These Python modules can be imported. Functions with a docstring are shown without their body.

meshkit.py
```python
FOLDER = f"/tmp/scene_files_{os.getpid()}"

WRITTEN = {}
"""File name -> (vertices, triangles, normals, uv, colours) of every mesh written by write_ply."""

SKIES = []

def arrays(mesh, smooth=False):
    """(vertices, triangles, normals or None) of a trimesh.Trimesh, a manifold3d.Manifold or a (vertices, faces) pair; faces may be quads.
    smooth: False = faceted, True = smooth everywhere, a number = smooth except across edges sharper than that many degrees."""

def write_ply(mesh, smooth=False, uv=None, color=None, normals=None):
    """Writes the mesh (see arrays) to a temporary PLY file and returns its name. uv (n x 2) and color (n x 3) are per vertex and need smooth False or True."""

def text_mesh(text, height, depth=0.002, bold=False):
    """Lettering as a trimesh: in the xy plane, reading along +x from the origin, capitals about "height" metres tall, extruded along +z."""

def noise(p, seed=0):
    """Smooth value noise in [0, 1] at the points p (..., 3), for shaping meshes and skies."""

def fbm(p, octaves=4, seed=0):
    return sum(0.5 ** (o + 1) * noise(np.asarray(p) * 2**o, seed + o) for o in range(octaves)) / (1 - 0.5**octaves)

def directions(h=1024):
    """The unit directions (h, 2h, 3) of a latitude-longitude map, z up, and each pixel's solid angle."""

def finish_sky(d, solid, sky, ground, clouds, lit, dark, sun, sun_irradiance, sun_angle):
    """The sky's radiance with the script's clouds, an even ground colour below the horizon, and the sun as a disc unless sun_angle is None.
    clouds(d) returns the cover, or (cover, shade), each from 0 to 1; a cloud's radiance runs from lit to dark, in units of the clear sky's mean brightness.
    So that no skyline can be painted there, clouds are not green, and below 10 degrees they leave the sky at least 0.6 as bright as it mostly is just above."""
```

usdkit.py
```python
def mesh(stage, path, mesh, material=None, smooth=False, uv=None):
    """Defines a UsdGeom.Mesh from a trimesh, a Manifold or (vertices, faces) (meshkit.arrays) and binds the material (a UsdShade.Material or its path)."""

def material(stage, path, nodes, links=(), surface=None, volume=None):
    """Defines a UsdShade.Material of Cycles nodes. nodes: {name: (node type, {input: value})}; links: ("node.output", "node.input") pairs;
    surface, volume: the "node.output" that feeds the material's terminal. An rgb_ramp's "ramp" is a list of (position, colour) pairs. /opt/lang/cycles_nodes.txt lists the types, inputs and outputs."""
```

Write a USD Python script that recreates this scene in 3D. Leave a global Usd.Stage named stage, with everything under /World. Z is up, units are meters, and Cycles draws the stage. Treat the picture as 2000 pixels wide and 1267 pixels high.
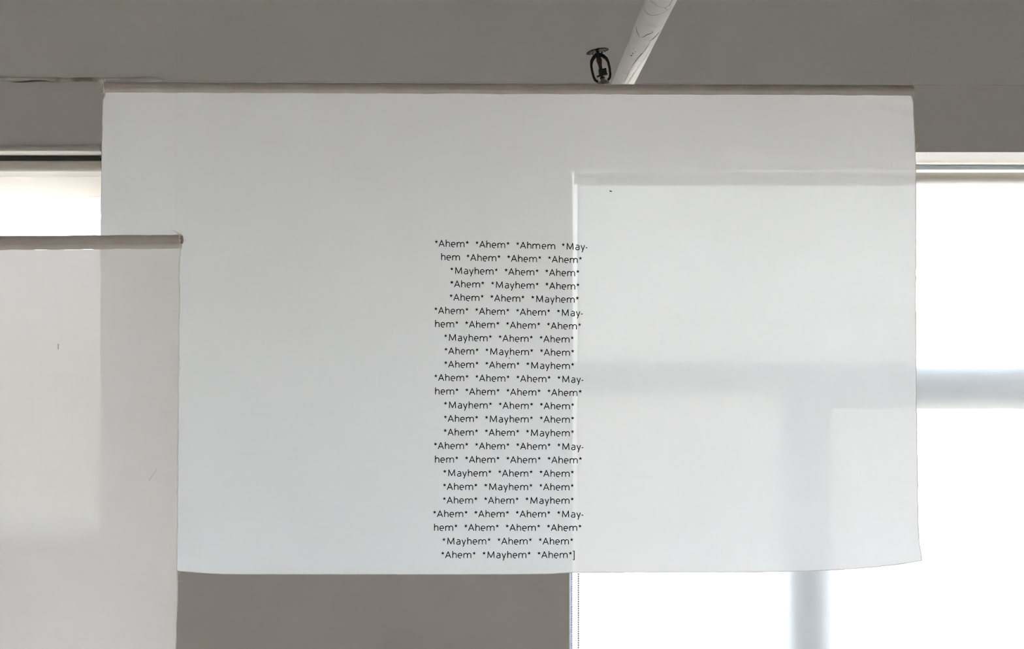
import math, random
import numpy as np, trimesh, shapely
from shapely.geometry import LineString, Polygon, box as sbox
from shapely import affinity
import usdkit, meshkit
from pxr import Usd, UsdGeom, UsdLux, UsdShade, Gf, Sdf

stage = Usd.Stage.CreateInMemory()
UsdGeom.SetStageUpAxis(stage, 'Z')
UsdGeom.SetStageMetersPerUnit(stage, 1.0)
UsdGeom.Xform.Define(stage, '/World')
UsdGeom.Scope.Define(stage, '/World/Looks')
random.seed(7)
rng = np.random.default_rng(7)

# ------------------------------------------------------------------ camera, sky, exposure
F, CX, CY, EYE = 2400.0, 1000.0, 633.5, 1.9          # focal length in pixels, image centre, eye height
EXPOSURE = 0.33
SKY = 9.0
cam = UsdGeom.Camera.Define(stage, '/World/camera')
cam.CreateHorizontalApertureAttr(36.0)
cam.CreateVerticalApertureAttr(36.0 * 1267 / 2000)
cam.CreateFocalLengthAttr(36.0 * F / 2000)
cam.CreateClippingRangeAttr(Gf.Vec2f(0.05, 1000))
cam.CreateExposureAttr(EXPOSURE)
cam.AddTranslateOp().Set(Gf.Vec3d(0, 0, EYE))
cam.AddRotateXOp().Set(90.0)

sky_mat = usdkit.material(stage, '/World/Looks/overcast_sky', {
    'tc': ('texture_coordinate', {}),
    'sep': ('separate_xyz', {}),
    'mr': ('map_range', {'from_min': -1.0, 'from_max': 1.0, 'to_min': 0.0, 'to_max': 1.0, 'clamp': True}),
    'ramp': ('rgb_ramp', {'ramp': [(0.0, (0.38, 0.32, 0.26)), (0.44, (0.50, 0.435, 0.37)), (0.485, (0.64, 0.60, 0.555)), (0.52, (0.97, 0.99, 1.02)), (0.60, (0.97, 1.05, 1.16)), (1.0, (0.86, 1.04, 1.36))]}),
    'bg': ('background_shader', {'strength': SKY}),
}, [('tc.generated', 'sep.vector'), ('sep.z', 'mr.value'), ('mr.result', 'ramp.fac'), ('ramp.color', 'bg.color')], surface='bg.background')
dome = UsdLux.DomeLight.Define(stage, '/World/sky')
dome.CreateIntensityAttr(1.0)
UsdShade.MaterialBindingAPI.Apply(dome.GetPrim()).Bind(sky_mat)

# ------------------------------------------------------------------ helpers
def at(px, py, Y):
    return np.array([(px - CX) / F * Y, Y, EYE + (CY - py) / F * Y])

used = {}
def numbered(path):
    n = used.get(path, 0)
    used[path] = n + 1
    return path if n == 0 else f'{path}_{n:03d}'

def data(p, label=None, cat=None, group=None, kind=None):
    for k, v in (('label', label), ('category', cat), ('group', group), ('kind', kind)):
        if v:
            p.SetCustomDataByKey(k, v)

def thing(name, label, cat=None, loc=(0, 0, 0), kind=None, group=None):
    x = UsdGeom.Xform.Define(stage, numbered('/World/' + name))
    x.AddTranslateOp().Set(Gf.Vec3d(*map(float, loc)))
    data(x.GetPrim(), label, cat, group, kind)
    x.loc = np.array(loc, float)
    return x

def part(name, mesh, mat, parent, smooth=False, label=None, kind=None, loc=None):
    """one mesh under parent; the mesh is given in world coordinates and moved to the parent's base"""
    path = numbered(f'{parent.GetPath()}/{name}')
    if hasattr(mesh, 'vertices'):
        mesh = trimesh.Trimesh(mesh.vertices - (parent.loc if loc is None else loc), mesh.faces, process=False)
    m = usdkit.mesh(stage, path, mesh, mat, smooth=smooth)
    data(m.GetPrim(), label=label, kind=kind)
    return m

def struct(name, mesh, mat, label, smooth=False):
    m = usdkit.mesh(stage, numbered('/World/' + name), mesh, mat, smooth=smooth)
    data(m.GetPrim(), label=label, kind='structure')
    return m

def bx(x0, x1, y0, y1, z0, z1):
    return trimesh.creation.box(bounds=[[x0, y0, z0], [x1, y1, z1]])

def cat(ms):
    return trimesh.util.concatenate(ms)

def tube(pts, r, sides=8, caps=True, ref=None):
    p = np.asarray(pts, float)
    n = len(p)
    r = np.broadcast_to(r, (n,))
    t = np.gradient(p, axis=0)
    t /= np.linalg.norm(t, axis=1, keepdims=True) + 1e-12
    if ref is None:
        ref = np.array([0, 0, 1.0]) if abs(t[0, 2]) < 0.8 else np.array([0, 1.0, 0])
    a = np.cross(t, ref)
    a /= np.linalg.norm(a, axis=1, keepdims=True) + 1e-12
    b = np.cross(t, a)
    ang = np.arange(sides) * 2 * np.pi / sides
    v = (p[:, None] + r[:, None, None] * (np.cos(ang)[None, :, None] * a[:, None] + np.sin(ang)[None, :, None] * b[:, None])).reshape(-1, 3)
    f = []
    for i in range(n - 1):
        for j in range(sides):
            k = (j + 1) % sides
            f += [[i * sides + j, i * sides + k, (i + 1) * sides + k], [i * sides + j, (i + 1) * sides + k, (i + 1) * sides + j]]
    if caps:
        v = np.vstack([v, p[0], p[-1]])
        for j in range(sides):
            k = (j + 1) % sides
            f += [[n * sides, k, j], [n * sides + 1, (n - 1) * sides + j, (n - 1) * sides + k]]
    m = trimesh.Trimesh(v, f, process=False)
    return m

def sheet(P):
    """grid of points (rows, cols, 3) as a surface"""
    r, c = P.shape[:2]
    i, j = np.meshgrid(np.arange(r - 1), np.arange(c - 1), indexing='ij')
    a, b, d, e = i * c + j, i * c + j + 1, (i + 1) * c + j + 1, (i + 1) * c + j
    f = np.stack([np.stack([a, e, d], -1), np.stack([a, d, b], -1)], 2).reshape(-1, 3)
    return trimesh.Trimesh(P.reshape(-1, 3), f, process=False)

def mat(name, nodes, links, surface):
    return usdkit.material(stage, '/World/Looks/' + name, nodes, links, surface=surface)

def paint(name, color, var=0.03, rough=0.8, scale=1.3, bump=0.15):
    c = np.array(color)
    return mat(name, {
        'g': ('geometry', {}),
        'n': ('noise_texture', {'scale': scale, 'detail': 5.0, 'roughness': 0.6}),
        'r': ('rgb_ramp', {'ramp': [(0.3, tuple(c * (1 - var))), (0.7, tuple(c * (1 + var)))]}),
        'n2': ('noise_texture', {'scale': 160.0, 'detail': 3.0}),
        'b': ('bump', {'strength': bump, 'distance': 0.002}),
        'p': ('principled_bsdf', {'roughness': rough, 'specular_ior_level': 0.25}),
    }, [('g.position', 'n.vector'), ('n.fac', 'r.fac'), ('r.color', 'p.base_color'), ('g.position', 'n2.vector'), ('n2.fac', 'b.height'), ('b.normal', 'p.normal')], 'p.BSDF')

def plain(name, color, rough=0.5, metallic=0.0, spec=0.5):
    return mat(name, {'p': ('principled_bsdf', {'base_color': color, 'roughness': rough, 'metallic': metallic, 'specular_ior_level': spec})}, [], 'p.BSDF')

def cloth_mat(name, color, refl, clear, weave=(260.0, 1.0, 22.0)):
    """thin woven cloth: part goes straight through between the threads, the rest is reflected or diffusely let through"""
    c = np.array(color)
    return mat(name, {
        'g': ('geometry', {}),
        'mp': ('mapping', {'scale': (weave[0], weave[1], weave[2])}),
        'n': ('noise_texture', {'scale': 1.0, 'detail': 3.0, 'roughness': 0.6}),
        'mp2': ('mapping', {'scale': (weave[2], weave[1], weave[0])}),
        'nb': ('noise_texture', {'scale': 1.0, 'detail': 3.0, 'roughness': 0.6}),
        'big': ('noise_texture', {'scale': 3.0, 'detail': 3.0, 'roughness': 0.5}),
        'add': ('mix_float', {'fac': 0.5}),
        'add2': ('mix_float', {'fac': 0.35}),
        'r': ('rgb_ramp', {'ramp': [(0.3, tuple(c * 0.982)), (0.7, tuple(np.minimum(c * 1.015, 0.985)))]}),
        'fr': ('map_range', {'from_min': 0.35, 'from_max': 0.65, 'to_min': clear * 0.88, 'to_max': clear * 1.12, 'clamp': True}),
        'bmp': ('bump', {'strength': 0.25, 'distance': 0.001}),
        'd': ('diffuse_bsdf', {}), 't': ('translucent_bsdf', {}),
        'm1': ('mix_closure', {'fac': 1 - refl}),
        'tr': ('transparent_bsdf', {'color': (0.98, 0.975, 0.965)}),
        'm2': ('mix_closure', {}),
    }, [('g.position', 'mp.vector'), ('mp.vector', 'n.vector'), ('g.position', 'mp2.vector'), ('mp2.vector', 'nb.vector'), ('g.position', 'big.vector'),
        ('n.fac', 'add.a'), ('nb.fac', 'add.b'), ('add.result', 'add2.a'), ('big.fac', 'add2.b'), ('add2.result', 'r.fac'), ('add2.result', 'fr.value'),
        ('add.result', 'bmp.height'), ('bmp.normal', 'd.normal'),
        ('r.color', 'd.color'), ('r.color', 't.color'), ('d.BSDF', 'm1.closure1'), ('t.BSDF', 'm1.closure2'),
        ('m1.closure', 'm2.closure1'), ('tr.BSDF', 'm2.closure2'), ('fr.result', 'm2.fac')], 'm2.closure')

WALL = paint('white_wall_paint', (0.785, 0.745, 0.707))
CEIL = paint('white_ceiling_paint', (0.80, 0.766, 0.735), var=0.02, bump=0.1)
SIDE = paint('gallery_wall_paint', (0.84, 0.83, 0.81))
FLOOR = paint('wooden_floor', (0.52, 0.44, 0.36), var=0.12, scale=2.0, rough=0.5)
FRAME = plain('white_window_frame', (0.80, 0.81, 0.82), 0.4)
DARKRAIL = plain('dark_rail', (0.025, 0.03, 0.03), 0.5)
GREYRAIL = plain('grey_rail', (0.30, 0.33, 0.32), 0.5)
COTTON = cloth_mat('white_cotton_voile', (0.937, 0.945, 0.955), 0.37, 0.036)
COTTON2 = cloth_mat('cream_cotton_voile', (0.965, 0.942, 0.922), 0.24, 0.034)
SHADE = cloth_mat('roller_shade_fabric', (0.93, 0.94, 0.945), 0.85, 0.40, (120.0, 1.0, 120.0))
SHADE2 = cloth_mat('cream_shade_fabric', (0.94, 0.915, 0.875), 0.68, 0.32, (120.0, 1.0, 120.0))
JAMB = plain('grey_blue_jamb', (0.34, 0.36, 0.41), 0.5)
ROLL = paint('rolled_shade_fabric', (0.66, 0.62, 0.56), var=0.02, rough=0.95, scale=14.0, bump=0.1)
SLEEVE = mat('cotton_sleeve', {
    'g': ('geometry', {}), 'n': ('noise_texture', {'scale': 26.0, 'detail': 4.0}),
    'r': ('rgb_ramp', {'ramp': [(0.3, (0.78, 0.73, 0.70)), (0.7, (0.86, 0.82, 0.79))]}),
    'd': ('diffuse_bsdf', {}), 't': ('translucent_bsdf', {}), 'm': ('mix_closure', {'fac': 0.58})},
    [('g.position', 'n.vector'), ('n.fac', 'r.fac'), ('r.color', 'd.color'), ('r.color', 't.color'), ('d.BSDF', 'm.closure1'), ('t.BSDF', 'm.closure2')], 'm.closure')
THREAD = mat('cotton_thread', {'d': ('diffuse_bsdf', {'color': (0.97, 0.935, 0.915)}), 't': ('translucent_bsdf', {'color': (0.97, 0.935, 0.915)}), 'm': ('mix_closure', {'fac': 0.82})},
             [('d.BSDF', 'm.closure1'), ('t.BSDF', 'm.closure2')], 'm.closure')
INK = plain('black_print', (0.012, 0.012, 0.014), 0.8, spec=0.1)
WOOD = plain('dowel_wood', (0.30, 0.22, 0.15), 0.7)
NYLON = mat('nylon_line', {'d': ('diffuse_bsdf', {'color': (0.8, 0.8, 0.8)}), 't': ('transparent_bsdf', {'color': (0.97, 0.97, 0.97)}), 'm': ('mix_closure', {'fac': 0.92})},
            [('d.BSDF', 'm.closure1'), ('t.BSDF', 'm.closure2')], 'm.closure')
GLASS = mat('window_glass', {'t': ('transparent_bsdf', {'color': (0.96, 0.975, 0.97)}), 'g': ('glossy_bsdf', {'color': (1, 1, 1), 'roughness': 0.02}), 'f': ('fresnel', {'IOR': 1.45}), 'm': ('mix_closure', {})},
            [('f.fac', 'm.fac'), ('t.BSDF', 'm.closure1'), ('g.BSDF', 'm.closure2')], 'm.closure')
BRONZE = plain('dark_bronze', (0.012, 0.011, 0.010), 0.6, 0.0, 0.3)
BRASS = plain('tarnished_brass', (0.16, 0.17, 0.13), 0.5, 0.6)
BULB = plain('dark_red_link', (0.05, 0.012, 0.01), 0.4)
BEAD = plain('pale_bead', (0.34, 0.37, 0.43), 0.4)
RUST = plain('rusty_edge', (0.22, 0.12, 0.09), 0.9)
PIPEPAINT = mat('flaking_white_pipe_paint', {
    'g': ('geometry', {}),
    'n': ('noise_texture', {'scale': 22.0, 'detail': 6.0, 'roughness': 0.65}),
    'r': ('rgb_ramp', {'ramp': [(0.25, (0.62, 0.58, 0.56)), (0.45, (0.83, 0.81, 0.79)), (0.75, (0.88, 0.87, 0.85))]}),
    'v': ('voronoi_texture', {'feature': 'distance_to_edge', 'scale': 16.0}),
    'n3': ('noise_texture', {'scale': 9.0, 'detail': 2.0}),
    'lt': ('math', {'math_type': 'less_than', 'value2': 0.010}),
    'gt': ('math', {'math_type': 'greater_than', 'value2': 0.60}),
    'mu': ('math', {'math_type': 'multiply'}),
    'mx': ('mix_color', {'b': (0.48, 0.45, 0.43)}),
    'b': ('bump', {'strength': 0.9, 'distance': 0.003}),
    'p': ('principled_bsdf', {'roughness': 0.45}),
}, [('g.position', 'n.vector'), ('n.fac', 'r.fac'), ('g.position', 'v.vector'), ('g.position', 'n3.vector'), ('v.distance', 'lt.value1'), ('n3.fac', 'gt.value1'), ('lt.value', 'mu.value1'), ('gt.value', 'mu.value2'),
    ('mu.value', 'mx.fac'), ('r.color', 'mx.a'), ('mx.result', 'p.base_color'), ('n.fac', 'b.height'), ('b.normal', 'p.normal')], 'p.BSDF')
STAIN = mat('stained_plaster', {
    'g': ('geometry', {}), 'n': ('noise_texture', {'scale': 18.0, 'detail': 4.0}),
    'r': ('rgb_ramp', {'ramp': [(0.38, (0.78, 0.755, 0.73)), (0.52, (0.66, 0.62, 0.56)), (0.66, (0.36, 0.31, 0.22))]}),
    'p': ('principled_bsdf', {'roughness': 0.9})}, [('g.position', 'n.vector'), ('n.fac', 'r.fac'), ('r.color', 'p.base_color')], 'p.BSDF')

# ------------------------------------------------------------------ the room
WY, WT = 3.04, 0.32                                   # front face of the window wall, its thickness
X0, X1, Y0 = -4.0, 3.6, -4.5
HEAD = at(0, 297, WY)[2]
CEILING = 3.15
def ceil_z(x):
    return CEILING
def band_z(x):                                         # lower edge of the plaster band above the windows
    return 2.4985 - 0.0060 * x
# window openings in the wall plane
L_X1, L_X0, L_Z0 = at(198, 0, WY)[0], -3.1, at(0, 1088, WY)[2]
R_X0, R_X1, R_Z0 = at(1112, 0, WY)[0], 1.50, 0.80
outline = Polygon([(X0 - .15, -0.1), (X1 + .15, -0.1), (X1 + .15, ceil_z(X1) + .2), (X0 - .15, ceil_z(X0) + .2)])
outline = outline.difference(sbox(L_X0, L_Z0, L_X1, HEAD)).difference(sbox(R_X0, R_Z0, R_X1, HEAD))
w = trimesh.creation.extrude_polygon(outline, WT, engine='earcut')
w.apply_transform(np.array([[1, 0, 0, 0], [0, 0, -1, WY + WT], [0, 1, 0, 0], [0, 0, 0, 1.0]]))
struct('wall_far', w, WALL, 'white painted window wall with a broad pier between two shaded windows')
struct('wall_left', bx(X0 - .15, X0, Y0 - .15, WY, -.1, 3.35), SIDE, 'white gallery wall at the left side of the room')
SW = (-3.3, -1.0, .65, 2.6)                            # window in the right wall, behind the viewer: y from, y to, z from, z to
lw = trimesh.creation.extrude_polygon(sbox(Y0 - .15, -.1, WY, 3.35).difference(sbox(SW[0], SW[2], SW[1], SW[3])), .15, engine='earcut')
lw.apply_transform(np.array([[0, 0, 1, X1], [1, 0, 0, 0], [0, 1, 0, 0], [0, 0, 0, 1.0]]))
struct('wall_right', lw, SIDE, 'white gallery wall with a window at the right side of the room')
struct('wall_near', bx(X0, X1, Y0 - .15, Y0, -.1, 3.35), SIDE, 'white gallery wall behind the viewer')
struct('floor', bx(X0, X1, Y0, WY, -.1, 0), FLOOR, 'warm brown wooden floor of the gallery')
cv = np.array([[x, y, ceil_z(x) + dz] for dz in (0, .2) for y in (Y0, WY) for x in (X0, X1)])
cf = [[0, 2, 3], [0, 3, 1], [4, 5, 7], [4, 7, 6], [0, 1, 5], [0, 5, 4], [2, 6, 7], [2, 7, 3], [0, 4, 6], [0, 6, 2], [1, 3, 7], [1, 7, 5]]
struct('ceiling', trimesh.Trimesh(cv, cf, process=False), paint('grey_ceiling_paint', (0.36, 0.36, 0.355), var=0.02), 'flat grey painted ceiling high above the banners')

# plaster band, a little proud of the wall above the windows
bp = Polygon([(X0, band_z(X0)), (X1, band_z(X1)), (X1, CEILING), (X0, CEILING)])
bm = trimesh.creation.extrude_polygon(bp, .004, engine='earcut')
bm.apply_transform(np.array([[1, 0, 0, 0], [0, 0, -1, WY], [0, 1, 0, 0], [0, 0, 0, 1.0]]))
struct('trim_6', bm, CEIL, 'flat white plaster band running over both windows')
# cracked filler bead where ceiling and wall meet, up to about the banner's left end
xs = np.linspace(at(-200, 0, WY)[0], at(330, 0, WY)[0], 240)
nz = meshkit.fbm(np.stack([xs * 9, xs * 0, xs * 0], 1), 4, 3)
nz2 = meshkit.fbm(np.stack([xs * 31, xs * 0 + 4, xs * 0], 1), 3, 5)
rr = 0.0035 + 0.005 * nz * nz2 + 0.004 * np.exp(-((xs - at(295, 0, WY)[0]) / .03) ** 2)
rr[-12:] *= np.linspace(1, .05, 12)
struct('trim_1', tube(np.stack([xs, WY - .004 - 0.003 * nz2, band_z(xs) - 0.001 - 0.006 * (nz - .5)], 1), rr, 10), STAIN, 'cracked stained filler along the plaster edge left of the banner', smooth=True)
xs2 = np.linspace(at(20, 0, WY)[0], at(110, 0, WY)[0], 60)
struct('trim_2', tube(np.stack([xs2, WY - .0095 + 0 * xs2, band_z(xs2) - 0.0065 - .0016 * np.sin(xs2 * 50)], 1), 0.0022 * np.sin(np.linspace(.05, 3.09, 60)), 6), plain('gap_dirt', (0.20, 0.17, 0.12), 0.95), 'brown crack below the ceiling filler, left of the banner', smooth=True)
# rounded plaster bead over the left window
prof = Polygon([(0, 0), (.010, .002), (.0125, .006), (.012, .011), (.007, .0165), (0, .018)])
tr = trimesh.creation.extrude_polygon(prof, L_X1 - L_X0 + .03, engine='earcut')
tr.apply_transform(np.array([[0, 0, 1, L_X0 - .03], [-1, 0, 0, WY], [0, 1, 0, HEAD - .0005], [0, 0, 0, 1.0]]))
struct('trim_3', tr, WALL, 'thin rounded plaster bead over the left window head', smooth=40)

# ------------------------------------------------------------------ windows
GY = WY + WT - .035
def window(n, x0, x1, z0, bars, head_h, jamb, label):
    t = thing(f'window_{n}', label, None, ((x0 + x1) / 2, GY, z0), kind='structure')
    fy0, fy1 = GY - .035, GY + .03
    part('window_frame', cat([bx(x0, x0 + jamb, fy0, fy1, z0, HEAD), bx(x1 - jamb, x1, fy0, fy1, z0, HEAD),
                              bx(x0 + jamb, x1 - jamb, fy0, fy1, HEAD - head_h, HEAD), bx(x0 + jamb, x1 - jamb, fy0, fy1, z0, z0 + .05)]), FRAME, t)
    for nm, b in bars:
        part(nm, b, JAMB if nm == 'jamb_strip' else FRAME, t)
    part('pane', bx(x0 + jamb, x1 - jamb, GY + .004, GY + .010, z0 + .05, HEAD - head_h), GLASS, t)
    return t

t3 = thing('window_3', 'bare window in the right wall behind the viewer', None, (X1 + .08, SW[0], SW[2]), kind='structure')
part('window_frame', cat([bx(X1 + .05, X1 + .11, a, b, c, d) for a, b, c, d in ((SW[0], SW[0] + .05, SW[2], SW[3]), (SW[1] - .05, SW[1], SW[2], SW[3]), (SW[0] + .05, SW[1] - .05, SW[2], SW[2] + .05), (SW[0] + .05, SW[1] - .05, SW[3] - .05, SW[3]))]), FRAME, t3)
part('pane', bx(X1 + .079, X1 + .085, SW[0] + .05, SW[1] - .05, SW[2] + .05, SW[3] - .05), GLASS, t3)

SHY = 3.225                                            # right shade hangs here, just in front of the frame
BY = SHY + .037
def pz(py, Y): return at(0, py, Y)[2]
def pxx(px, Y): return at(px, 0, Y)[0]
tz1, tz0 = pz(707, BY), pz(770, BY)
mx0, mx1, sx1 = pxx(1530, BY), pxx(1578, BY), pxx(1622, BY)
sz = pz(798, BY)
window(2, R_X0, R_X1, R_Z0, [
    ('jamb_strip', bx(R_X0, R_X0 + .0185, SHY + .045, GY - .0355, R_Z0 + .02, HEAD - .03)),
    ('transom', bx(R_X0 + .018, R_X1 - .018, BY, GY + .03, tz0, tz1)),
    ('mullion', bx(mx0, mx1, BY, GY + .03, R_Z0 + .05, tz0)),
    ('sash', cat([bx(mx1, R_X1 - .018, BY, GY + .025, sz, tz0), bx(mx1, sx1, BY, GY + .025, R_Z0 + .05, sz)])),
], 0.014, 0.018, 'tall right window with white transom and casement sash behind its shade')
hz1, hz0 = pz(348, BY), pz(385, BY)
window(1, L_X0, L_X1, L_Z0, [('transom', bx(L_X0 + .02, L_X1 - .02, BY, GY + .03, hz0, hz1))], HEAD - pz(345, GY - .035), 0.018, 'left window behind its shade and the nearer banner')
struct('trim_4', bx(L_X0 - .04, L_X1 + .02, WY - .03, GY - .035, L_Z0 - .03, L_Z0), FRAME, 'white sill board below the left window')
struct('trim_5', bx(R_X0 - .02, R_X1 + .04, WY - .03, GY - .035, R_Z0 - .03, R_Z0), FRAME, 'white sill board below the right window')

# ------------------------------------------------------------------ roller shades
def roller_shade(x0, x1, Y, zc, r, z0, rail, rail_box, chain_x, label, rail_label, fabric, rear=0.0):
    t = thing('roller_shade', label, 'roller shade', ((x0 + x1) / 2, Y, z0))
    ys = Y + r
    a = np.linspace(0, 2 * np.pi, 40, endpoint=False)
    # rolled cloth round the tube
    part('roll', tube([[x0, ys, zc], [x0 + .01, ys, zc], [x1 - .01, ys, zc], [x1, ys, zc]], r, 32), ROLL, t, smooth=50)
    part('tube_end', tube([[x0 - .012, ys, zc], [x0 + .001, ys, zc]], r * .75, 20), FRAME, t, smooth=40)
    part('tube_end', tube([[x1 - .001, ys, zc], [x1 + .012, ys, zc]], r * .75, 20), FRAME, t, smooth=40)
    zz = np.linspace(zc, z0 + .012, 60)
    xx = np.linspace(x0, x1, 40)
    gx, gz = np.meshgrid(xx, zz)
    gy = Y + rear - .0006 + .0015 * (meshkit.noise(np.stack([gx * 3, gz * 1.2, gx * 0], -1), 11) - .5) * (zc - gz)
    part('shade_cloth', sheet(np.stack([gx, gy, gz], -1)), fabric, t, smooth=True)
    part('hem_bar', bx(x0, x1, Y + rear - .005, Y + rear + .005, z0, z0 + .025), FRAME, t)
    part('head_rail', bx(*rail_box), rail, t, label=rail_label)
    for bxx in (x0 - .006, x1 + .006):
        part('bracket', bx(bxx - .005, bxx + .005, ys - .012, ys + .012, zc - .012, HEAD), FRAME, t)
    if chain_x:
        sph = trimesh.creation.icosphere(subdivisions=1, radius=.0026)
        ms = []
        zlow = z0 + .12
        for cx in chain_x:
            for z in np.arange(zlow, zc, .0060):
                s = sph.copy(); s.apply_translation([cx, ys - .004 if cx == chain_x[0] else Y - .004, z]); ms.append(s)
            ms.append(tube([[cx, ys - .004 if cx == chain_x[0] else Y - .004, zlow], [cx, ys - .004 if cx == chain_x[0] else Y - .004, zc]], .0007, 4))
        part('bead_chain', cat(ms), BEAD, t, smooth=True, kind='stuff', label='looped pale bead chain at the shade edge')
    return t

yr = pz(348, SHY)
roller_shade(pxx(1131, SHY), R_X1 - .03, SHY, yr, .0175, R_Z0 + .02, GREYRAIL,
             (R_X0 + .004, R_X1 - .004, SHY + .050, SHY + .062, pz(331, SHY + .05), pz(324.5, SHY + .05)), (pxx(1117.5, SHY), pxx(1129.5, SHY)),
             'white roller shade glowing in the right window, bead chain at its edge', 'grey head rail', SHADE)
LSY = 3.10
roller_shade(L_X0 + .03, pxx(197, LSY), LSY, pz(322, LSY), .0145, L_Z0 + .01, DARKRAIL,
             (L_X0 + .004, L_X1 - .002, LSY + .002, LSY + .022, pz(313, LSY), pz(304.5, LSY)), None,
             'cream roller shade in the left window above the nearer banner', 'thin black head rail', SHADE2, .0296)

# ------------------------------------------------------------------ banners
def frayed(pts, n, ln, seed, r=.00022):
    """short loose threads standing off the points of an edge"""
    g = np.random.default_rng(seed)
    ms = []
    for _ in range(n):
        p = pts[g.integers(len(pts))]
        d = g.normal(size=3) * [1, .4, 1]; d /= np.linalg.norm(d)
        L = ln * g.uniform(.4, 1.2)
        q = g.normal(size=3) * .35 * L
        s = np.linspace(0, 1, 6)[:, None]
        ms.append(tube(p + d * L * s + q * s * s, r, 4, False))
    return cat(ms)

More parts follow.
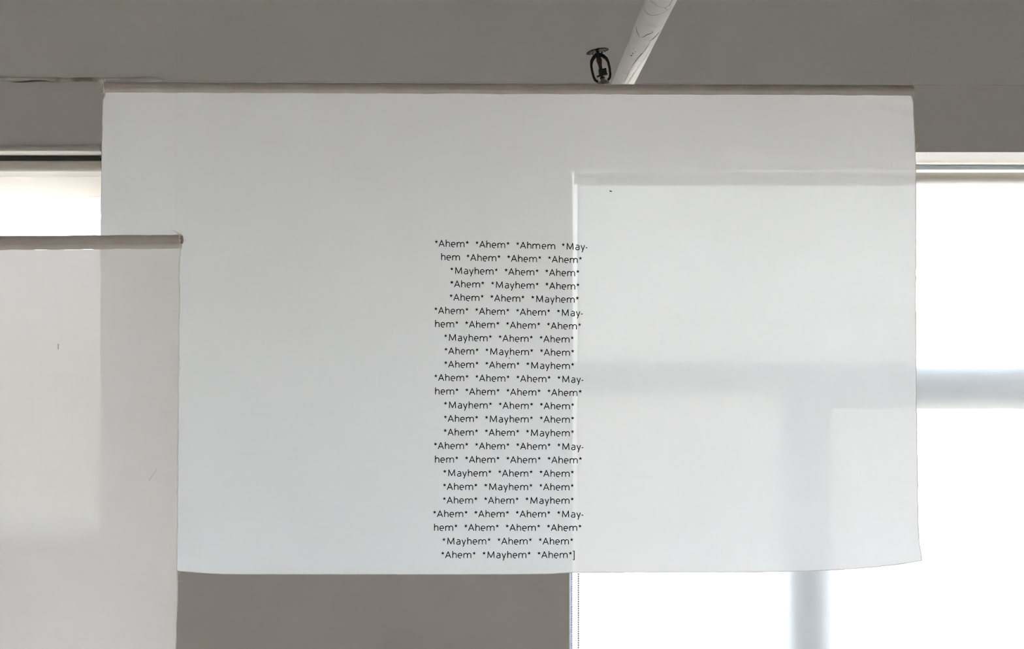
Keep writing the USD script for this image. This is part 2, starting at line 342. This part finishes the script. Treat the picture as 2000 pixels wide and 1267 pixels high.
def cloth_banner(label, Y, top, bottom, left, right, sleeve, cloth_m, rows, cols, relief, hem_r, seed):
    """top: (y at left, y at right) of the seam below the sleeve; bottom/left/right: lists of picture points giving the outline at depth Y"""
    t = thing('hanging_banner', label, 'banner', at((sleeve[0] + sleeve[2]) / 2, max(p[1] for p in bottom), Y))
    bl = np.array(bottom); ll = np.array(left); rl = np.array(right)
    def edge_noise(s, k): return 1.6 * (meshkit.fbm(np.stack([s / 14, s * 0 + k, s * 0], -1), 3, seed) - .5)
    def pt(u, v):
        # u, v in 0..1 across and down
        yb = np.interp(u, (bl[:, 0] - bl[0, 0]) / (bl[-1, 0] - bl[0, 0]), bl[:, 1])
        yt = top[0] + (top[1] - top[0]) * u
        yy = yt + (yb - yt) * v
        xl = np.interp(yy, ll[:, 1], ll[:, 0]) + edge_noise(yy, 1.0)
        xr = np.interp(yy, rl[:, 1], rl[:, 0]) + edge_noise(yy, 2.0)
        xx = xl + (xr - xl) * u
        dy = relief(u, v, xx, yy)
        D = Y + dy
        return np.stack([(xx - CX) / F * D, D, EYE + (CY - yy) / F * D], -1)
    uu, vv = np.meshgrid(np.linspace(0, 1, cols), np.linspace(0, 1, rows))
    P = pt(uu, vv)
    part('cloth', sheet(P), cloth_m, t, smooth=True)
    # hems: the doubled, slightly rolled edges
    part('hem', tube(P[:, 0], hem_r * (1 + .5 * (rng.random(rows) - .5)), 6), THREAD, t, smooth=True)
    part('hem', tube(P[:, -1], hem_r * (1 + .5 * (rng.random(rows) - .5)), 6), THREAD, t, smooth=True)
    part('hem', tube(P[-1], hem_r * (1 + .5 * (rng.random(cols) - .5)), 6), THREAD, t, smooth=True)
    fr = [frayed(P[:, 0], 60, .0035, seed), frayed(P[:, -1], 60, .0035, seed + 1), frayed(P[-1], 260, .0022, seed + 2)]
    # sleeve: teardrop profile round a dowel, with the flat doubled band below it
    sx0, sy0, sx1, sy1, h, rod = sleeve                # picture: left end x, top y, right end x, top y, height of sleeve; rod radius (m)
    A, B = at(sx0, sy0, Y), at(sx1, sy1, Y)
    hh = h / F * Y
    n = 160
    ss = np.linspace(0, 1, n)
    ax = A[None] + (B - A)[None] * ss[:, None]
    lump = meshkit.fbm(np.stack([ss * 60, ss * 0, ss * 0], -1), 3, seed + 4) - .5
    ang = np.linspace(-.28 * np.pi, 1.28 * np.pi, 26)
    ring = np.stack([np.cos(ang), np.sin(ang)], 1) * rod
    zlow = -(hh - rod)
    prof = np.vstack([ring, [[-.0016, -rod * 1.15], [-.0009, zlow], [.0009, zlow], [.0016, -rod * 1.15]]])
    k = len(prof)
    V = np.zeros((n, k, 3))
    for i in range(n):
        s = 1 + .09 * lump[i]
        V[i, :, 0] = ax[i, 0]
        V[i, :, 1] = ax[i, 1] - prof[:, 0] * s
        V[i, :, 2] = ax[i, 2] - rod + prof[:, 1] * s + .0009 * lump[(i + 23) % n]
    f = []
    for i in range(n - 1):
        for j in range(k):
            q = (j + 1) % k
            f += [[i * k + j, (i + 1) * k + j, (i + 1) * k + q], [i * k + j, (i + 1) * k + q, i * k + q]]
    part('rod_sleeve', trimesh.Trimesh(V.reshape(-1, 3), f, process=False), SLEEVE, t, smooth=60, label='doubled fabric sleeve over the rod')
    part('dowel', tube([A + [-.002, 0, -rod], B + [.0015, 0, -rod]], rod * .86, 16), WOOD, t, smooth=50, label='thin wooden rod inside the sleeve')
    fr += [frayed(V[0], 40, .006, seed + 5, .0003), frayed(V[-1], 30, .005, seed + 6, .0003)]
    for e in (0, -1):
        q = V[e]
        # ragged rim of the sleeve opening
        part('sleeve_rim', tube(np.vstack([q, q[:1]]) , .0006 * (1 + .5 * rng.random(k + 1)), 5), THREAD, t, smooth=True)
    part('loose_threads', cat(fr), THREAD, t, kind='stuff', label='short frayed threads along the cut edges')
    for P0 in (A + [.004, 0, -rod], B + [-.0045, 0, -rod]):
        part('hanging_line', tube([P0, [P0[0], P0[1], ceil_z(P0[0])]], .0001, 6), NYLON, t, smooth=True, label='thin clear nylon line up to the ceiling')
    return t, pt

BYN = 1.80
def relief_main(u, v, x, y):
    d = .010 * np.sin(2 * np.pi * (u * 1.3 + .1)) * v ** 1.2 + .004 * np.sin(2 * np.pi * (u * 3.1 + .6)) * v
    # slack fold running down into the right top corner, and the lifted right bottom corner
    line = (y - 185) - (x - 1640) * .20
    d -= .0045 * np.exp(-(line / 7.0) ** 2) * np.clip((x - 1650) / 110, 0, 1) * np.clip((1795 - x) / 20, 0, 1)
    d += .018 * np.clip((u - .88) / .12, 0, 1) ** 2 * np.clip((v - .8) / .2, 0, 1) ** 2
    d += .006 * np.exp(-((x - 205) / 25.0) ** 2) * np.exp(-((y - 260) / 90.0) ** 2)
    d += .0016 * (meshkit.fbm(np.stack([u * 6, v * 4, u * 0], -1), 3, 21) - .5)
    return d
main, mpt = cloth_banner(
    'wide sheer white banner printed with a column of black words', BYN, (180.5, 182.5),
    [(198, 1107), (345, 1114), (390, 1118), (430, 1120.5), (500, 1121), (1000, 1121), (1070, 1120), (1115, 1117.5), (1300, 1117), (1450, 1117), (1560, 1115), (1640, 1112), (1700, 1107.5), (1760, 1101), (1801, 1094)],
    [(207, 180), (205, 187), (201.5, 196), (201, 230), (199, 300), (197.5, 380), (197, 700), (198, 1110)],
    [(1777, 181), (1780, 190), (1783.5, 200), (1784.5, 225), (1787, 290), (1789, 340), (1788, 600), (1790, 800), (1792, 950), (1793, 1030), (1796, 1060), (1799, 1082), (1801, 1097), (1801, 1110)],
    (203.5, 160.5, 1784.5, 166.5, 20, .0048), COTTON, 120, 220, relief_main, .00052, 31)

def relief_front(u, v, x, y):
    return .008 * np.sin(2 * np.pi * (u * 1.7 + .2)) * v + .003 * np.sin(2 * np.pi * (u * 4 + .5)) * v + .0012 * (meshkit.fbm(np.stack([u * 7, v * 5, u * 0], -1), 3, 22) - .5)
FYN = 1.20
front, fpt = cloth_banner(
    'nearer plain cream banner at the left edge, cut off by the frame', FYN, (496, 486),
    [(-1300, 1700), (346, 1690)],
    [(-1300, 400), (-1300, 1800)],
    [(353, 480), (351, 520), (350.5, 560), (351.5, 572), (350, 640), (349, 700), (348, 800), (347, 1000), (345.5, 1100), (347, 1150), (345, 1200), (343, 1267), (342, 1800)],
    (-1302, 470, 353, 458.5, 27, .0046), COTTON2, 120, 200, relief_front, .0004, 51)

# ------------------------------------------------------------------ printed words (strokes, in picture pixels)
def arc(cx, cy, rx, ry, a0, a1, n=12):
    a = np.radians(np.linspace(a0, a1, n))
    return [(cx + rx * math.cos(q), cy + ry * math.sin(q)) for q in a]
XH, CAP, ASC = 9.3, 12.4, 13.6
def star_poly(cx, cy, R=3.7, r=1.45):
    return Polygon([(cx + (R if i % 2 == 0 else r) * math.cos(math.pi / 2 + i * math.pi / 5), cy + (R if i % 2 == 0 else r) * math.sin(math.pi / 2 + i * math.pi / 5)) for i in range(10)])
def hump(x0, x1):                                      # stem foot to stem foot over a shoulder
    w_ = x1 - x0
    return [(x0, 0.6 * XH)] + arc(x0 + w_ * .54, XH - w_ * .45, w_ * .46, w_ * .45, 160, 0, 10) + [(x1, 0)]
GLYPH = {   # strokes, width
    'A': ([[(0.3, 0), (5.5, CAP), (10.7, 0)], [(2.1, 4.1), (8.9, 4.1)]], 11.0),
    'h': ([[(0.7, 0), (0.7, ASC)], hump(0.7, 7.5)], 8.2),
    'e': ([[(0.9, XH * .50), (8.2, XH * .50)] + arc(4.6, XH / 2, 3.7, XH / 2, 0, 300, 22)[1:]], 9.2),
    'm': ([[(0.7, 0), (0.7, XH)], hump(0.7, 7.4), hump(7.4, 14.3)], 15.0),
    'M': ([[(0.8, 0), (1.5, CAP), (6.85, 1.2), (12.2, CAP), (12.9, 0)]], 13.7),
    'a': ([arc(4.0, XH - 2.9, 3.2, 2.9, 140, 0, 10) + [(7.2, 0)], [(7.2, XH * .56), (4.2, XH * .54)] + arc(3.4, XH * .27, 2.7, XH * .27, 90, 290, 12) + [(5.6, 0.5), (7.2, 2.0)]], 8.1),
    'y': ([[(0.3, XH), (3.9, 0.4)], [(7.3, XH), (2.9, -3.6), (2.0, -4.4)]], 7.6),
    '-': ([[(0.2, 4.3), (3.6, 4.3)]], 3.8),
    ']': ([[(0.0, ASC), (2.2, ASC), (2.2, -3.2), (0.0, -3.2)]], 3.0),
}
GAP = {'Ah': 2.5, 'he': 1.9, 'em': 2.1, 'hm': 2.1, 'me': 2.9, 'Ma': 3.5, 'ay': 2.4, 'yh': 2.9, 'y-': 1.7}
def line_shape(text):
    x, prev, out = 0.0, None, []                        # x: right edge so far (or star centre)
    for ch in text:
        if ch == ' ':
            prev = ('*_' if prev == '*' else 'm_'); continue
        if ch == '*':
            if prev is None: x = 0.0
            elif prev == '*_': x += 19.0
            elif prev == 'm_': x += 15.7
            else: x += 5.4
            out.append(star_poly(x, 9.4))
        else:
            strokes, wd = GLYPH[ch]
            if prev is None: left = 0.0
            elif prev == '*': left = x + {'M': 6.4, ']': 5.0}.get(ch, 4.8)
            else: left = x + GAP.get(prev + ch, 2.3)
            for s in strokes:
                out.append(affinity.translate(LineString(s).buffer(0.78, cap_style='flat', join_style='round', quad_segs=2), left, 0))
            x = left + wd
        prev = ch
    return shapely.union_all(out)
A_, M_ = '*Ahem*', '*Mayhem*'
body = [f'{M_} {A_} {A_}', f'{A_} {M_} {A_}', f'{A_} {A_} {M_}']
LINES = [f'{A_} {A_} *Ahmem *May-', f'hem {A_} {A_} {A_}'] + body
for _ in range(3):
    LINES += [f'{A_} {A_} {A_} *May-', f'hem* {A_} {A_} {A_}'] + body
LINES += [f'{A_} {A_} {A_} *May-', f'hem* {A_} {A_} {A_}', body[0], body[1] + ']']
START = [852.2, 861.7, 882.3, 882.4, 881.1, 851.3, 850.1, 870.4, 871, 870.7, 851.2, 850.1, 870.2, 869.9, 869.6, 850.5, 849.6, 868.7, 868.2, 867.9, 848.8, 847.8, 867.1, 864.8]
idx = np.arange(24)
KEY = [0, 5, 10, 15, 20, 23]
BASE = np.interp(idx, KEY, [481.5, 612.4, 743.4, 876.4, 1009.3, 1089.4])
SLOPE = np.interp(idx, KEY, [.0229, .0175, .0128, .0066, .0025, .0])
SCALE = np.interp(idx, KEY, [1.005, 1.009, 1.0135, 1.0165, 1.0217, 1.019])
for i, text in enumerate(LINES):
    shp = line_shape(text).simplify(.04)
    ms = []
    for g in getattr(shp, 'geoms', [shp]):
        e = trimesh.creation.extrude_polygon(g, 1.0, engine='earcut')
        lx, ly, lz = e.vertices.T
        px = START[i] + lx * SCALE[i]
        py = BASE[i] + SLOPE[i] * (px - 860) - ly * 1.0
        u = (px - 198) / (1790 - 198); v = (py - 181.5) / (1120 - 181.5)
        D = BYN + relief_main(u, v, px, py) - .0010 + .0006 * (1 - lz)
        e.vertices = np.stack([(px - CX) / F * D, D, EYE + (CY - py) / F * D], -1)
        ms.append(e)
    part('printed_line', cat(ms), INK, main)
def flat_mark(pts, name, parent, relief, Y, frame, matl, label):
    q = np.array(pts, float)
    e = trimesh.creation.extrude_polygon(Polygon(q), 1.0, engine='earcut')
    px, py, lz = e.vertices.T
    D = Y + relief((px - frame[0]) / (frame[1] - frame[0]), (py - frame[2]) / (frame[3] - frame[2]), px, py) - .0010 + .0006 * lz
    e.vertices = np.stack([(px - CX) / F * D, D, EYE + (CY - py) / F * D], -1)
    part(name, e, matl, parent, label=label)
MF = (198, 1790, 181.5, 1120)
flat_mark([(1191, 371.6), (1195.6, 373.2), (1195, 374.2), (1191.2, 374.4)], 'lint_speck', main, relief_main, BYN, MF, INK, 'tiny dark speck of lint')
flat_mark([(994, 698), (995.2, 698), (995.2, 701), (994.3, 701)], 'lint_speck', main, relief_main, BYN, MF, RUST, 'tiny brown speck of lint')
flat_mark([(113.2, 671), (114.2, 671), (114.2, 682), (113.2, 682)], 'lint_speck', front, relief_front, FYN, (-1300, 348, 490, 1690), RUST, 'tiny brown speck of lint')
hp = [(306, 915), (303, 920), (299, 926), (294, 933), (290.5, 939)]
part('stray_thread', tube([at(x, y, FYN - .006) for x, y in hp], .00035, 5), THREAD, front, smooth=True, label='stray white thread on the cloth')
# curled loose thread at the main banner's right edge
hp = [(1787, 297), (1789, 291), (1792.5, 286), (1792, 282), (1789.5, 281.5)]
part('stray_thread', tube([at(x, y, BYN - .001) for x, y in hp], .0004, 5), THREAD, main, smooth=True, label='curled loose thread at the edge')

# ------------------------------------------------------------------ sprinkler pipe
PD, PY = .0334, 2.215
PX, PZ = at(1194, 210, PY)[0], at(1194, 210, PY)[2]
R = PD / 2
pipe = thing('sprinkler_pipe', 'white flaking painted pipe running under the ceiling towards the viewer', 'pipe', (PX, PY, PZ))
yy = np.concatenate([np.linspace(Y0 + .001, 1.25, 30)[:-1], np.linspace(1.25, PY + .035, 420)])
nt = 120
th = np.linspace(0, 2 * np.pi, nt, endpoint=False)
view = math.atan2(-(PZ - EYE), -PX)                     # direction from the pipe to the eye, in its cross-section
TH, YY = np.meshgrid(th, yy)
phi = (TH - view + np.pi) % (2 * np.pi) - np.pi         # 0 faces the eye, positive turns right
nf = meshkit.fbm(np.stack([YY * 30, np.cos(TH) * 1.4, np.sin(TH) * 1.4], -1), 4, 8)
seam = np.interp(YY, [1.0, 1.62, 1.70, 1.76, 1.87, 2.0, 2.3], [1.5, 1.28, 1.05, .80, .52, .40, .35]) + .35 * (nf - .5)
filmA = 1 / (1 + np.exp(-(phi - seam) / .012))          # thicker film on the right of the long seam
endA = 1.665 + .03 * np.cos(phi * 1.2 + .5) + .05 * (nf - .5)
filmB = 1 / (1 + np.exp((YY - endA) / .0012)) * (phi < seam)
rad = R + .0010 * filmA + .0010 * filmB + .0008 * (nf - .5) * (.3 + np.exp(-((YY - 1.70) / .06) ** 2))
V = np.stack([PX + rad * np.cos(TH), YY, PZ + rad * np.sin(TH)], -1)
n = len(yy)
f = []
i, j = np.meshgrid(np.arange(n - 1), np.arange(nt), indexing='ij')
k = (j + 1) % nt
f = np.stack([np.stack([i * nt + j, (i + 1) * nt + j, (i + 1) * nt + k], -1), np.stack([i * nt + j, (i + 1) * nt + k, i * nt + k], -1)], 2).reshape(-1, 3)
part('pipe_run', trimesh.Trimesh(V.reshape(-1, 3), f, process=False), PIPEPAINT, pipe, smooth=True)
part('end_cap', cat([tube([[PX, PY + .028, PZ], [PX, PY + .032, PZ], [PX, PY + .052, PZ], [PX, PY + .057, PZ]], np.array([R * 1.14, R * 1.22, R * 1.22, R * .8]), 28)]), PIPEPAINT, pipe, smooth=40)
c0 = 1.40
part('coupling', tube([[PX, c0, PZ], [PX, c0 - .003, PZ], [PX, c0 - .010, PZ], [PX, c0 - .052, PZ], [PX, c0 - .058, PZ], [PX, c0 - .06, PZ]], np.array([R * 1.02, R * 1.22, R * 1.27, R * 1.27, R * 1.22, R * 1.02]), 36), PIPEPAINT, pipe, smooth=30, label='wider pipe coupling at the top edge')
part('rust_ring', tube([[PX, c0 + .003, PZ], [PX, c0 - .001, PZ]], np.array([R * 1.06, R * 1.10]), 36), RUST, pipe, smooth=30, label='rusty rim below the coupling')
for yh in (-3.2, -.6):                                  # hangers up to the ceiling
    part('hanger', cat([tube([[PX, yh, PZ + R * 1.0], [PX, yh, ceil_z(PX)]], .004, 10), tube([[PX, yh - .012, PZ], [PX, yh + .012, PZ]], R * 1.1, 24)]), FRAME, pipe, smooth=30)

CRACK = plain('dark_paint_crack', (0.16, 0.145, 0.14), 0.9)
def on_pipe(px, py, out=.0009):
    """the point of the pipe's surface seen at this picture point"""
    d = at(px, py, 1.0) - np.array([0, 0, EYE])
    ox, oz = -PX, EYE - PZ
    a_, b_, c_ = d[0] ** 2 + d[2] ** 2, 2 * (ox * d[0] + oz * d[2]), ox * ox + oz * oz - (R + out) ** 2
    disc_ = max(b_ * b_ - 4 * a_ * c_, 0.0)
    return np.array([0, 0, EYE]) + d * ((-b_ - math.sqrt(disc_)) / (2 * a_))
for line, rad_c in (([(1242.5, 50), (1243, 56), (1245, 62), (1247.5, 68), (1249.5, 74)], .0007),
                    ([(1251, 73), (1257, 72), (1263, 68), (1268, 66), (1273, 64), (1276, 60)], .0006),
                    ([(1268, 78), (1273, 77.5), (1276, 75), (1281, 70), (1286, 64), (1292, 57)], .0007),
                    ([(1271, 80), (1265, 90), (1260, 98), (1252, 107), (1244, 116), (1236, 127), (1232, 134)], .0005),
                    ([(1232, 134), (1226, 146), (1222, 155), (1219, 163)], .0003)):
    q = np.array([on_pipe(a_, b_) for a_, b_ in line])
    part('paint_crack', tube(q, rad_c * np.sin(np.linspace(.35, 2.8, len(q))), 6), CRACK, pipe, smooth=True, label='dark lifted crack in the pipe paint')
for cx_, cy_, rr_ in ((1238, 94, .0011), (1236, 104, .0009), (1233.5, 108, .0013), (1241, 101, .0006)):
    m_ = trimesh.creation.icosphere(subdivisions=2, radius=rr_)
    m_.apply_translation(on_pipe(cx_, cy_, 0))
    part('paint_chip', m_, CRACK, pipe, smooth=True)

# ------------------------------------------------------------------ sprinkler head on the pipe
U = PY / F                                             # one picture pixel at the sprinkler
tilt = math.radians(10.8)
axis = np.array([-math.sin(tilt), 0, math.cos(tilt)])
side = np.array([math.cos(tilt), 0, math.sin(tilt)])
back = np.array([0, 1.0, 0])
base = at(1178.5, 162, PY)
def sp(x, z, y=0.0):
    return base + U * (x * side + z * axis + y * back)
spk = thing('fire_sprinkler', 'upright dark bronze fire sprinkler tilted beside the painted pipe', 'sprinkler', sp(0, -40))
def lathe(profile, sides=24):
    """profile of (radius, z) round the sprinkler's axis"""
    p = np.array(profile, float)
    a = np.arange(sides) * 2 * np.pi / sides
    v = np.array([base + U * (r * math.cos(q) * side + r * math.sin(q) * back + z * axis) for r, z in p for q in a])
    nn = len(p); ff = []
    for i_ in range(nn - 1):
        for j_ in range(sides):
            k_ = (j_ + 1) % sides
            ff += [[i_ * sides + j_, i_ * sides + k_, (i_ + 1) * sides + k_], [i_ * sides + j_, (i_ + 1) * sides + k_, (i_ + 1) * sides + j_]]
    v = np.vstack([v, base + U * p[0, 1] * axis, base + U * p[-1, 1] * axis])
    for j_ in range(sides):
        k_ = (j_ + 1) % sides
        ff += [[nn * sides, k_, j_], [nn * sides + 1, (nn - 1) * sides + j_, (nn - 1) * sides + k_]]
    return trimesh.Trimesh(v, ff, process=False)
part('nipple', lathe([(12, -33), (13, -12), (14.5, -11), (14.5, -5), (12, -4)]), PIPEPAINT, spk, smooth=35, label='painted stub joining the pipe')
part('nozzle', lathe([(11, -5), (11, -1), (11.5, -.5), (11.5, 2.5), (10, 3.5), (5, 4.5), (4, 9)], 6), BRASS, spk, smooth=20, label='greenish brass hexagonal base')
part('orifice_cap', lathe([(4.5, 8.5), (5, 9), (5, 11.5), (2.5, 12), (2, 15)]), BRONZE, spk, smooth=35)
def arm(s):
    pts = [(10, 4), (14.5, 8), (16.5, 15), (17.3, 26), (17.0, 38), (14.5, 46), (9.5, 52), (3.5, 56.5)]
    sm = np.array(pts); tt = np.linspace(0, len(sm) - 1, 36)
    q = np.stack([np.interp(tt, np.arange(len(sm)), sm[:, 0]), np.interp(tt, np.arange(len(sm)), sm[:, 1])], 1)
    w_ = np.interp(tt, [0, 2, 4, 5, 7], [2.6, 2.3, 2.4, 3.1, 4.0])
    m_ = tube([sp(s * a_, b_) for a_, b_ in q], w_ * U, 10, True, back)
    return m_
part('frame_arm', arm(-1), BRONZE, spk, smooth=50)
part('frame_arm', arm(1), BRONZE, spk, smooth=50)
part('boss', lathe([(3.0, 48), (4.6, 51), (5.4, 55), (4.8, 59), (3.2, 60), (3.0, 65), (4.4, 65.5), (4.2, 67)]), BRONZE, spk, smooth=40)
# deflector: slotted disc with teeth turned down
ring_pts = []
NT = 20
for q in range(NT * 8):
    a_ = q / (NT * 8) * 2 * np.pi
    tooth = (q % 8) < 5
    ring_pts.append(((22 if tooth else 15.5) * math.cos(a_), (22 if tooth else 15.5) * math.sin(a_)))
disc = Polygon(ring_pts).difference(shapely.Point(0, 0).buffer(3.0))
for q in range(10):
    a_ = (q + .5) / 10 * 2 * np.pi
    disc = disc.difference(affinity.rotate(sbox(7, -1.5, 13.5, 1.5), math.degrees(a_), origin=(0, 0)))
d3 = trimesh.creation.extrude_polygon(disc, 1.4, engine='earcut').subdivide()
lx, ly, lz = d3.vertices.T
rad_ = np.hypot(lx, ly)
zz = 64.2 + lz - 2.6 * np.clip((rad_ - 16) / 6, 0, 1) ** 1.5
d3.vertices = base + U * (lx[:, None] * side + ly[:, None] * back + zz[:, None] * axis)
part('deflector', d3, BRONZE, spk, label='toothed round deflector plate')
part('link_strut', lathe([(2.2, 24), (3.4, 29), (3.6, 34), (4.8, 40), (5.6, 45), (4.6, 50)]), BULB, spk, smooth=40, label='dark red strut')
bxm = trimesh.creation.box([15, 10, 11]); bv = bxm.vertices
bxm.vertices = np.array([sp(2.5 + x_ + .06 * z_, 21.5 + z_, y_) for x_, y_, z_ in bv])
part('fusible_link', bxm, BRONZE, spk)
bxm = trimesh.creation.box([21, 9, 2.8]); bv = bxm.vertices
bxm.vertices = np.array([sp(.5 + x_, 14.8 + z_ + .06 * x_, y_) for x_, y_, z_ in bv])
part('lever_plate', bxm, BRONZE, spk)
